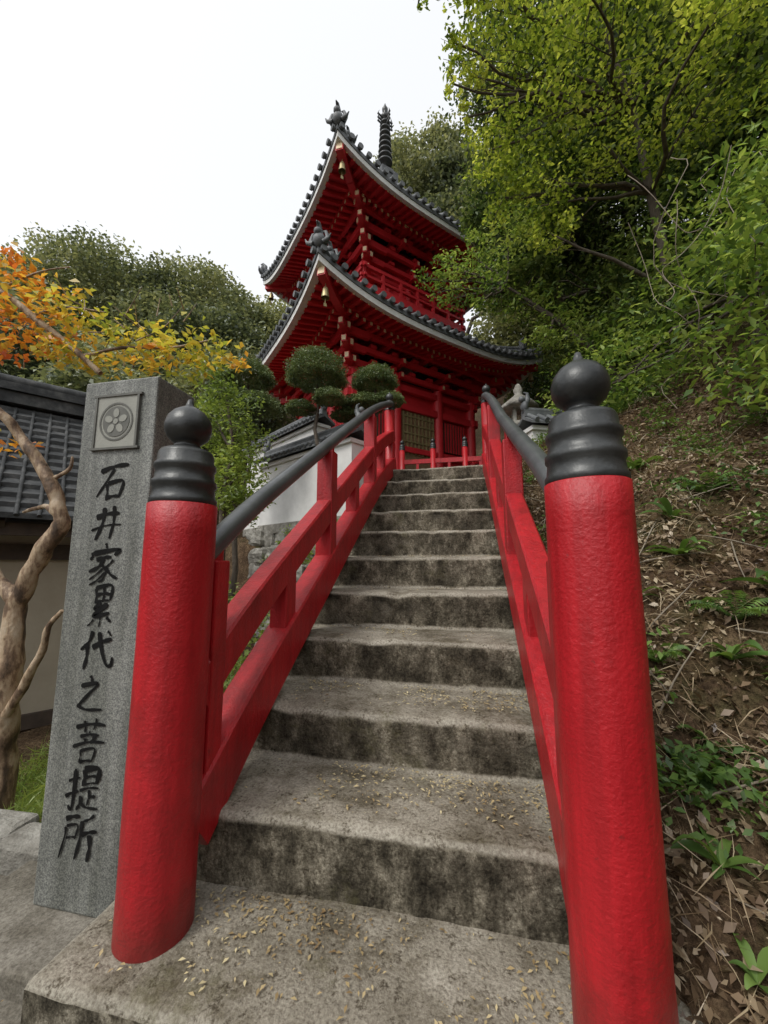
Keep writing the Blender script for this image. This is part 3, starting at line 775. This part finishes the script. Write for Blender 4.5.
# ------------------------------------------------------------ house on the left
hs=empty('tiled_roof_house',(-4.5,3.3,-1.6))
HT=Matrix(((.6,.8,0,-4.5),(.8,-.6,0,3.3),(0,0,1,0),(0,0,0,1)))
u0,u1=-5,.75
mb=MB(); mb.T=HT
mb.box(((u0+u1)/2,0,-.7),(u1-u0-.5,1.7,1.9),0)
mb.build('walls',[M_beige],hs)
mb=MB(); mb.T=HT
for k in range(6): mb.box((u0+.3+k*1.03,.862,-.7),(.11,.04,1.9),0)
mb.box(((u0+u1)/2,.865,.1),(u1-u0-.4,.05,.14),0); mb.box(((u0+u1)/2,1.15,.28),(u1-u0,.06,.10),0); mb.box(((u0+u1)/2,.87,-1.35),(u1-u0-.4,.05,.12),0)
for k in range(14): mb.beam((u0+.2+k*.42,1.2,.31),(u0+.2+k*.42,.6,.72),.05,.07,0)
mb.build('timber_frame',[M_dark],hs)
mb=MB(); mb.T=HT
for sg in (-1,1):
    nc=14
    for j in range(nc):
        t0=j/nc; t1=(j+1.12)/nc
        va,vb=1.30*(1-t0),1.30*(1-min(1,t1)); za,zb_=.36+1.30*t0,.36+1.30*min(1,t1)
        mb.hexa([(u0,sg*va,za),(u1,sg*va,za),(u1,sg*vb,zb_-.03),(u0,sg*vb,zb_-.03),(u0,sg*va,za+.045),(u1,sg*va,za+.045),(u1,sg*vb,zb_+.0),(u0,sg*vb,zb_+.0)],0)
    k=int((u1-u0)/.14)
    for i in range(k+1):
        x=u0+(u1-u0)*i/k; mb.tube([(x,sg*1.31,.385),(x,sg*.05,1.63)],.017,6,0)
mb.box(((u0+u1)/2,0,1.72),(u1-u0+.05,.24,.12),0); mb.box(((u0+u1)/2,0,1.80),(u1-u0+.08,.30,.025),0);mb.box(((u0+u1)/2,0,1.85),(u1-u0+.06,.2,.07),0); mb.tube([(u0,0,1.92),(u1+.05,0,1.92)],.065,10,0)
mb.sphere((u1+.05,0,1.88),.15,0,10,8,(.4,1,1.2))
mb.build('tile_roof',[M_tile2],hs)

# ------------------------------------------------------------ vegetation
random.seed(21)
e=empty('crape_myrtle_tree',(-2.3,1.75,-1.2)); mb=MB()
def tb(pts,r0,r1,seg=10):
    q=[]; 
    P=[Vector(p) for p in pts]; P=[P[0]]+P+[P[-1]]
    for i in range(1,len(P)-2):
        for j in range(6):
            t=j/6;a,b,c,d=P[i-1:i+3]; q.append(.5*(2*b+(c-a)*t+(2*a-5*b+4*c-d)*t*t+(3*b-a-3*c+d)*t**3))
    q.append(P[-2]); n=len(q)
    q=[p+noise.noise_vector(p*9)*r0*.45 for p in q]
    mb.tube(q,[(r0+(r1-r0)*i/(n-1))*(1+.28*noise.noise(Vector((i*.45,r0*99,0)))) for i in range(n)],seg,0)
tb([(-2.28,1.72,-1.6),(-2.33,1.70,-1.0),(-2.26,1.64,-.55),(-2.25,1.62,-.19),(-2.08,1.61,.08),(-2.02,1.61,.24),(-2.07,1.58,.42),(-2.2,1.53,.62),(-2.35,1.46,.8),(-2.6,1.4,1.1)],.060,.016,14)
tb([(-2.25,1.62,-.19),(-2.42,1.6,-.02),(-2.5,1.55,.2),(-2.42,1.5,.45),(-2.5,1.45,.7)],.038,.018)
tb([(-2.35,1.46,.8),(-2.38,1.44,1.1),(-2.5,1.42,1.4),(-2.65,1.4,1.8)],.018,.006)
tb([(-2.62,1.4,1.62),(-2.3,1.4,1.39),(-2.0,1.5,1.14),(-1.80,1.56,.97)],.020,.013)
tb([(-2.35,1.46,.8),(-2.62,1.4,1.2),(-2.62,1.4,1.62)],.018,.020)
tb([(-1.9,1.53,1.05),(-1.72,1.6,1.12),(-1.5,1.68,1.14),(-1.33,1.74,1.2)],.010,.004)
tb([(-2.15,1.45,1.26),(-2.0,1.5,1.32),(-1.8,1.55,1.3)],.008,.003)
tb([(-2.3,1.4,1.39),(-2.15,1.45,1.5),(-2.0,1.5,1.55)],.007,.003)
tb([(-2.26,1.64,-.75),(-2.05,1.6,-.45),(-1.98,1.58,-.3),(-1.9,1.57,-.22)],.022,.008)
tb([(-2.02,1.61,.24),(-2.2,1.66,.3),(-2.4,1.7,.28)],.02,.007)
tb([(-2.07,1.58,.42),(-1.99,1.6,.48),(-1.98,1.6,.55)],.013,.005)
for k in range(40):
    a=Vector((random.uniform(-2.5,-1.4),random.uniform(1.45,1.7),random.uniform(1.05,1.35)))
    tb([a,a+Vector((random.uniform(-.12,.12),random.uniform(-.1,.1),random.uniform(.02,.14)))],.0035,.0015,5)
mb.build('trunk_and_limbs',[M_smooth],e)
cl=[((-2.38,1.45,1.40),(.24,.22,.12)),((-2.18,1.5,1.30),(.2,.2,.09)),((-2.45,1.5,.62),(.15,.2,.12)),((-2.6,1.4,1.2),(.2,.2,.15)),((-2.3,1.5,1.15),(.2,.15,.08)),((-2.1,1.5,1.45),(.14,.14,.05)),((-2.1,1.5,1.12),(.14,.12,.06)),((-2.35,1.45,1.6),(.16,.15,.06))]
leaf_obj('foliage',cloud(cl,6000,7,.24,.9),.046,L_autumn,e,.55)
cl=[((-1.98,1.55,1.30),(.18,.2,.08)),((-1.78,1.62,1.22),(.2,.2,.10)),((-1.52,1.7,1.20),(.2,.18,.10)),((-1.36,1.76,1.14),(.13,.14,.08)),((-2.0,1.55,1.10),(.18,.15,.07)),((-1.65,1.66,1.06),(.17,.12,.07)),((-1.24,1.82,1.13),(.09,.1,.06)),((-1.85,1.6,1.02),(.12,.12,.05)),((-1.45,1.74,1.04),(.12,.1,.05))]
leaf_obj('yellow_foliage',cloud(cl,7200,7,.24,.9),.044,L_autumn2,e,.55)

tree('shrub_tree',[(-1.95,2.9,-.9),(-2.0,2.95,.1),(-2.05,3.0,.6),(-2.0,3.05,1.0)],.04,
     [((-2.05,3.05,1.2),(.33,.35,.4)),((-1.9,3.0,.75),(.3,.3,.3)),((-2.2,3.1,.7),(.3,.3,.3)),((-1.85,2.9,.45),(.22,.3,.2)),((-2.3,3.2,1.35),(.25,.3,.25)),((-2.1,3.0,1.6),(.15,.2,.15))],12000,.045,L_yg,sub=22,sig=.2)
def topiary(base,pads,lean=0):
    e=empty('topiary_pine',base); mb=MB(); P=[]
    b=Vector(base); top=Vector(pads[0][0])
    tr=bent(b,top-Vector((0,0,.05)),8,.10)
    mb.tube(tr,[.04-.003*i for i in range(9)],8,0)
    for c,r,h in pads:
        c=Vector(c); a=min(tr,key=lambda p:(p-c).length)
        mb.tube(bent(a,c,5,.1),[.022,.02,.018,.015,.012,.010],6,0)
        n=int(12500*r*r/.1)
        d=RNG.normal(size=(n,3)); d/=np.linalg.norm(d,axis=1)[:,None]; d[:,2]=np.where(d[:,2]<0,d[:,2]*.3,d[:,2])
        lump=np.array([1+.20*noise.noise(Vector(q)*3.0+c)+.12*noise.noise(Vector(q)*8.0+c) for q in d])
        P.append(np.array(c)+d*np.array([r,r,h])*(RNG.uniform(.72,1.06,n)*lump)[:,None])
    mb.build('trunk',[M_bark],e); leaf_obj('needle_pads',np.concatenate(P),.036,L_pine,e,.25,.5)
topiary((-1.80,4.75,.6),[((-1.82,4.5,2.38),.38,.36),((-1.60,4.4,2.02),.20,.13),((-2.04,4.55,1.98),.2,.12)])
topiary((-1.15,5.0,.6),[((-1.12,4.85,2.38),.30,.24),((-1.26,4.8,2.06),.28,.15),((-.92,4.8,2.10),.2,.12),((-1.48,4.75,1.92),.2,.11)])
topiary((-2.95,4.6,-.5),[((-2.75,4.45,2.42),.32,.25),((-3.05,4.5,2.14),.34,.18),((-2.62,4.4,1.98),.34,.2),((-2.95,4.5,1.72),.32,.16)])

tree('maple_tree',[(2.5,4.8,T(2.5,4.8)-.2),(2.45,4.75,3.2),(2.3,4.7,4.4),(2.1,4.5,5.4),(1.7,4.2,6.4)],.07,
 [((1.6,4,5.5),(.8,.7,.45)),((2.5,4,4.7),(.65,.6,.4)),((.9,4.2,5.0),(.5,.6,.32)),((.42,4.5,5.2),(.3,.4,.25)),((1.2,3.6,6.2),(.8,.8,.4)),
  ((2.6,3.4,5.4),(.7,.7,.4)),((1.0,4.4,4.2),(.42,.5,.26)),((.6,4.5,4.5),(.3,.4,.2)),((1.7,4.2,4.6),(.45,.5,.26)),
  ((.5,3.5,6.0),(.5,.5,.3)),((2.0,3.2,6.2),(.8,.7,.4)),((.15,3.4,6.1),(.25,.3,.15)),((1.1,4.4,3.8),(.26,.4,.2)),((.75,4.1,5.7),(.5,.5,.3)),((.02,3.6,5.6),(.16,.2,.14)),((.2,3.8,5.4),(.2,.2,.16)),
  ((1.3,3.3,5.2),(.35,.3,.13)),((2.2,3.1,4.6),(.4,.3,.15)),((-.25,3.3,5.95),(.2,.2,.08)),((.85,4.3,4.6),(.35,.35,.2)),((0.02,3.7,5.2),(.09,.12,.2)),((.1,3.9,5.0),(.09,.12,.2))],
 4100,.054,L_maple,sub=18,sig=.2,flatz=.4,aspect=.62)
EV=[((2.9,6.9,6.5),1.5),((2.85,7.2,4.3),1.4),((1.9,7.9,5.8),(.9,.9,.7)),((1.5,7.6,7.6),1.3),((.6,6.7,6.3),(.45,.6,.6)),((.95,6.4,5.0),(.65,.65,.55)),
 ((3.2,5.6,3.2),1.2),((3.8,5.2,4.9),1.4),((2.4,6.3,3.1),.8),((3,5.8,7.7),1.7),((1.3,6.2,8.8),(1.2,1.4,1.2)),((4.0,5,6.6),1.6),
 ((2.3,7.8,9),1.8),((4.5,7.5,9.5),2.3),((1.1,5.6,4.2),(.45,.5,.35)),((4.2,4.2,3.6),1.2),((3.6,9.5,4.5),1.6),((1.3,6.0,6.0),(.7,.8,.9)),((3.2,11.5,5),(1.5,1.5,1.6))]
tree('evergreen_tree',[(3.6,7.4,T(3.6,7.4)-.3),(3.4,7.3,4.5),(3.2,7.2,5.5),(3.0,7.0,7.2),(2.8,6.9,9)],.14,EV,6500,.095,L_ever,sub=28,sig=.15,flatz=.55,aspect=.42,twigs=6)
tree('camellia_tree',[(2.2,5.2,T(2.2,5.2)-.2),(1.9,5.3,2.6),(1.3,5.4,3.4),(.7,5.45,4.0)],.05,
 [((-.38,5.5,4.32),(.26,.3,.16)),((-.1,5.5,4.5),(.25,.25,.15)),((.1,5.5,4.2),(.35,.35,.2)),((.55,5.5,4.35),(.4,.4,.28)),((.5,5.4,3.85),(.42,.35,.18)),((.95,5.4,3.65),(.42,.4,.26)),((1.35,5.3,3.2),(.42,.4,.26)),((-.05,5.5,3.95),(.26,.25,.12)),((.25,5.5,4.7),(.3,.3,.2)),((.8,5.4,4.8),(.4,.4,.3)),((1.7,5.2,2.8),(.4,.35,.3)),((1.15,5.3,3.05),(.22,.25,.12)),((.3,5.4,3.75),(.12,.15,.15)),((-.3,5.5,4.08),(.08,.12,.14))],
 4200,.066,L_bush,sub=13,sig=.22)
def on(x,y,dz,r): return ((x,y,T(x,y)+dz),r)
BS=[on(2.0,3.0,.5,(.4,.4,.35)),on(1.9,2.6,.5,(.35,.4,.3)),on(2.4,3.3,.8,(.5,.5,.5)),on(2.3,2.7,.9,(.45,.45,.45)),on(1.9,3.9,.45,(.45,.45,.4)),on(1.75,4.6,.45,(.45,.45,.4)),on(2.6,3.9,.9,(.6,.6,.6)),on(2.9,3.2,1.0,(.6,.6,.7)),on(2.2,4.6,.8,(.5,.5,.5)),on(1.9,5.4,.7,(.6,.6,.5)),on(1.75,2.9,1.2,(.22,.25,.2)),
 ((2.05,2.7,2.3),(.35,.35,.3)),((1.75,2.5,1.9),(.25,.25,.2)),((1.95,2.4,1.2),(.3,.3,.25)),((2.5,3.1,3.0),(.45,.4,.35)),on(1.45,4.4,.3,(.3,.35,.3)),on(1.35,4.9,.5,(.3,.3,.35))]
tree('broadleaf_shrub',[(2.4,3.5,T(2.4,3.5)-.2),(2.35,3.4,T(2.4,3.5)+.4),(2.4,3.3,T(2.4,3.5)+.9)],.04,BS,2800,.082,L_bush,sub=11,sig=.24,aspect=.38,limb=.3)
US=[]
for k in range(46):
    x=random.uniform(1.9,6.5); y=random.uniform(3.2,12); US.append(on(x,y,.3,(.6,.6,.45)))
leaf_obj('undergrowth',cloud(US,3200,40,.22),.10,L_ever,None,.42)
mb=MB()
for (a,b) in (((1.75,3.2,2.9),(2.0,3.3,1.3)),((1.9,3.5,3.6),(1.75,3.4,1.7)),((2.3,3.3,3.3),(1.85,3.1,1.9)),((1.6,3.7,3.2),(1.8,3.6,1.3)),((2.2,3.0,3.0),(2.25,3.0,1.4)),((2.6,4.0,4.0),(1.6,3.9,2.0)),((2.1,3.1,3.2),(1.5,3.0,1.9)),((2.4,2.9,3.4),(1.9,2.7,1.5)),((1.5,3.4,3.4),(1.9,3.1,2.2))):
    mb.tube(bent(a,b,18,.32,.10),.0035,5,0)
mb.build('hanging_vines',[M_vine])
D=[((-18,15,13.2),(3.6,3,2.6)),((-13.5,17,13.2),(2.6,3,2.2)),((-22,13,11.7),(3.5,3,2.6)),((-19.4,13,9.6),(3,3,2.4)),((-14.5,16,10.8),(3,3,2.4)),((-10.8,17,11.6),(2.2,2.4,1.8)),
   ((-24,11,9.0),(3,3,2.6)),((-11,15,9.3),(2.6,2.6,2)),((-17,12,7.5),(3,2.5,2.2)),((-8.3,17,11.0),(2,2,1.8)),((-9,14,7),(2.2,2.2,1.8)),((-13,12,6.5),(2.6,2.4,1.8)),((-27,9,8),(3.5,3,3)),((-21,10,6),(3,3,2.4)),((-7.5,11,5),(1.8,1.8,1.5)),((-10,9,4),(1.8,1.8,1.5)),((-14,8,4),(2.2,2.2,1.8))]
tree('distant_tree',[(-15,16,2),(-15,16,6),(-15.5,15.5,9.5),(-16,15,11)],.45,D,3000,.18,L_far,sub=44,sig=.12,flatz=.7,aspect=.6,twigs=4,limb=.3)
tree('hillside_tree',[(-1.0,18,4),(-1.2,17.5,9),(-1.4,17.2,14),(-1.5,17,18)],.4,
 [((-1.3,16.5,18.3),(2.2,2,1.9)),((.6,16.5,16.5),(2.2,2,2)),((-.2,16,14.2),(2.2,2,1.8)),((2.4,15.5,14.5),(2.4,2,2.2)),((-4.3,16.8,15.2),(.9,1.5,1.3)),((-4.5,17,12.2),(1.5,1.5,1.5)),((-5.2,16,10.5),(1.5,1.5,1.4)),((3.5,14.5,11.5),(2.5,2,2.4)),((1.2,20,20),(2,2,1.5)),((-6,15,7.5),(1.6,1.6,1.6)),((2.5,13.5,8),(2.2,2,2.2)),((4.5,13,7.5),(2.2,2,2.2))],
 3000,.17,L_far,sub=44,sig=.12,flatz=.7,aspect=.6,limb=.3)

# ------------------------------------------------------------ bank litter, grass, ferns
def tz(P): return np.array([T(x,y) for x,y in P])
n=40000
x=.42+1.9*RNG.uniform(0,1,n)**1.0; y=RNG.uniform(.3,5.2,n)
P=np.stack([x,y,tz(zip(x,y))+RNG.uniform(.0,.035,n)],1)
leaf_obj('leaf_litter',P,.026,L_litter,None,.5,up=.8,svar=.85)
n=12000
x=.42+2.1*RNG.uniform(0,1,n); y=RNG.uniform(.6,5.2,n)
P=np.stack([x,y,tz(zip(x,y))+RNG.uniform(.01,.06,n)],1)
leaf_obj('dry_grass',P,.10,L_straw,None,.022,up=.2,svar=.85)
mb=MB(); random.seed(31)
for k in range(110):
    x=random.uniform(.5,2.1); y=random.uniform(.8,4.8); a=random.uniform(0,6.28); L=random.uniform(.1,.45)
    p=Vector((x,y,T(x,y)+.015)); q=Vector((x+L*math.cos(a),y+L*math.sin(a),0)); q.z=T(q.x,q.y)+random.uniform(.01,.10)
    if q.x>.48: mb.tube(bent(p,q,5,.12),[.004,.004,.0035,.003,.0025,.0015],5,0)
mb.build('fallen_twigs',[M_vine])
W=[];random.seed(4)
for k in range(260):
    x=random.uniform(.5,2.3); y=random.uniform(.7,5)
    if noise.noise(Vector((x*1.6,y*1.6,5)))>-.15: W.append(on(x,y,.06,(.13,.13,.07)))
leaf_obj('weeds',cloud(W,7000,6,.42),.032,L_fern,None,.5,up=.8)
def fern(c,nf,L,mat=L_fern,name='fern'):
    V=[];F=[]
    for k in range(nf):
        a=2*math.pi*(k+random.uniform(-.3,.3))/nf; l=L*random.uniform(.6,1.1); h=random.uniform(.6,1.2)
        m=18
        for i in range(1,m):
            t=i/m; r=l*t*.9; z=l*(h*t*1.6-1.35*h*t*t)
            p=Vector((c[0]+math.cos(a)*r,c[1]+math.sin(a)*r,c[2]+z)); w=l*.24*math.sin(math.pi*min(1,t*.9+.12))
            d=Vector((math.cos(a),math.sin(a),0)); s=Vector((-d.y,d.x,0))
            for sg in (-1,1):
                o=len(V); tip=p+s*sg*w+d*w*.35+Vector((0,0,-w*.35))
                V+=[p-d*.003,p+s*sg*w*.5+d*(w*.17+.006)+Vector((0,0,.004)),tip,p+s*sg*w*.5+d*(w*.17-.006)]
                F.append((o,o+1,o+2,o+3))
    me=bpy.data.meshes.new(name); me.from_pydata([tuple(v) for v in V],[],F); me.materials.append(mat)
    o=bpy.data.objects.new(name,me); COL.objects.link(o)
def broad(c,nf,L,name='broadleaf_plant'):
    V=[];F=[]
    for k in range(nf):
        a=2*math.pi*k/nf+random.uniform(-.5,.5); l=L*random.uniform(.45,1.15); h=random.uniform(.3,1.4); wd=l*random.uniform(.11,.17)
        d=Vector((math.cos(a),math.sin(a),0)); s=Vector((-d.y,d.x,random.uniform(-.4,.4))); m=6; o=len(V)
        for i in range(m+1):
            t=i/m; p=Vector(c)+d*l*t*.9+Vector((0,0,l*h*(t*1.3-1.0*t*t))); w=wd*math.sin(math.pi*(t**.8))+.002
            V+=[p+s*w+Vector((0,0,w*.3)),p,p-s*w+Vector((0,0,w*.3))]
        for i in range(m):
            for j in (0,1): F.append((o+3*i+j,o+3*i+j+1,o+3*i+j+4,o+3*i+j+3))
    me=bpy.data.meshes.new(name); me.from_pydata([tuple(v) for v in V],[],F); me.materials.append(L_fern)
    me.polygons.foreach_set('use_smooth',[True]*len(F))
    o=bpy.data.objects.new(name,me); COL.objects.link(o)
random.seed(12)
for (x,y,nf,L) in ((1.05,1.85,13,.20),(1.25,1.5,11,.18),(1.35,2.5,11,.2),(1.0,3.4,11,.2),(.72,1.75,9,.13),(.62,2.4,9,.12)): fern((x,y,T(x,y)),nf,L)
for (x,y,nf,L) in ((.66,1.42,9,.15),(.62,1.25,7,.12),(1.0,1.35,9,.2),(.85,1.02,8,.15),(1.0,2.1,12,.18),(1.25,1.9,11,.2),(.9,3.0,8,.18),(1.3,3.2,9,.22),(.75,2.0,7,.12),(.7,.95,6,.12),(.95,1.72,12,.17),(1.1,2.35,9,.2),(.58,1.08,6,.1),(1.15,1.2,8,.2),(.8,1.2,7,.12),(.78,1.55,10,.13),(.62,.98,8,.09),(.9,1.25,9,.16),(1.1,1.6,10,.18),(.72,1.1,8,.11)): broad((x,y,T(x,y)+.015),nf,L)
n=7000
x=RNG.uniform(-3.2,-1.5,n); y=RNG.uniform(1.5,2.8,n)
P=np.stack([x,y,tz(zip(x,y))+RNG.uniform(0,.13,n)],1)
nn=RNG.normal(size=(n,3)); nn[:,2]*=.15
leaf_obj('grass',P,.14,L_yg,None,.045,N=nn)
leaf_obj('shrub',cloud([((-1.75,2.2,-.95),(.3,.3,.25)),((-1.35,2.0,-.95),(.25,.3,.2)),((-1.5,2.8,-.8),(.35,.4,.25)),((-2.6,3.3,-.6),(.5,.5,.5)),((-1.9,3.7,-.55),(.4,.4,.3)),((-1.9,4.2,.15),(.25,.2,.15))],7500,24,.2),.05,L_yg,None,.5)
W=[]
random.seed(8)
for k in range(34):
    t=random.uniform(0,2); W.append(((-1.10-t*.86,4.12+t*.52,random.uniform(-.5,.5)),(.10,.07,.08)))
leaf_obj('wall_creeper',cloud(W,12000,7,.38),.032,L_yg,None,.5)

# ------------------------------------------------------------ light, sky, camera
w=bpy.data.worlds.new('World'); scene.world=w; w.use_nodes=True; nt=w.node_tree; nt.nodes.clear()
SE,SR=math.radians(52),math.radians(215)
sky=nt.nodes.new('ShaderNodeTexSky'); sky.sky_type='NISHITA'; sky.sun_disc=False; sky.sun_elevation=SE; sky.sun_rotation=SR
sky.air_density=1.0; sky.dust_density=4
hs_=nt.nodes.new('ShaderNodeHueSaturation'); hs_.inputs['Saturation'].default_value=.25
nt.links.new(sky.outputs[0],hs_.inputs['Color'])
b1=nt.nodes.new('ShaderNodeBackground'); b1.inputs[1].default_value=.08; nt.links.new(hs_.outputs[0],b1.inputs[0])
b2=nt.nodes.new('ShaderNodeBackground'); b2.inputs[0].default_value=(.97,.985,1,1); b2.inputs[1].default_value=.82
ad=nt.nodes.new('ShaderNodeAddShader'); wo=nt.nodes.new('ShaderNodeOutputWorld')
nt.links.new(b1.outputs[0],ad.inputs[0]); nt.links.new(b2.outputs[0],ad.inputs[1]); nt.links.new(ad.outputs[0],wo.inputs[0])
sd=bpy.data.lights.new('sun','SUN'); sd.energy=1.5; sd.angle=math.radians(14); sd.color=(1,.96,.9)
so=bpy.data.objects.new('sun',sd); COL.objects.link(so)
az=math.radians(215); dv=Vector((math.sin(az)*math.cos(SE),math.cos(az)*math.cos(SE),math.sin(SE)))
so.rotation_euler=dv.to_track_quat('Z','Y').to_euler(); so.location=(-5,-6,12)
cd=bpy.data.cameras.new('camera'); cam=bpy.data.objects.new('camera',cd); COL.objects.link(cam)
cam.location=(0,0,0); cam.rotation_euler=(math.radians(97.5),0,math.radians(11.6))
cd.sensor_fit='VERTICAL'; cd.sensor_height=36; cd.sensor_width=27; cd.lens=390/1024*36; cd.clip_start=.02; cd.clip_end=600
scene.camera=cam
scene.view_settings.view_transform='Standard'; scene.view_settings.look='None'; scene.view_settings.exposure=0
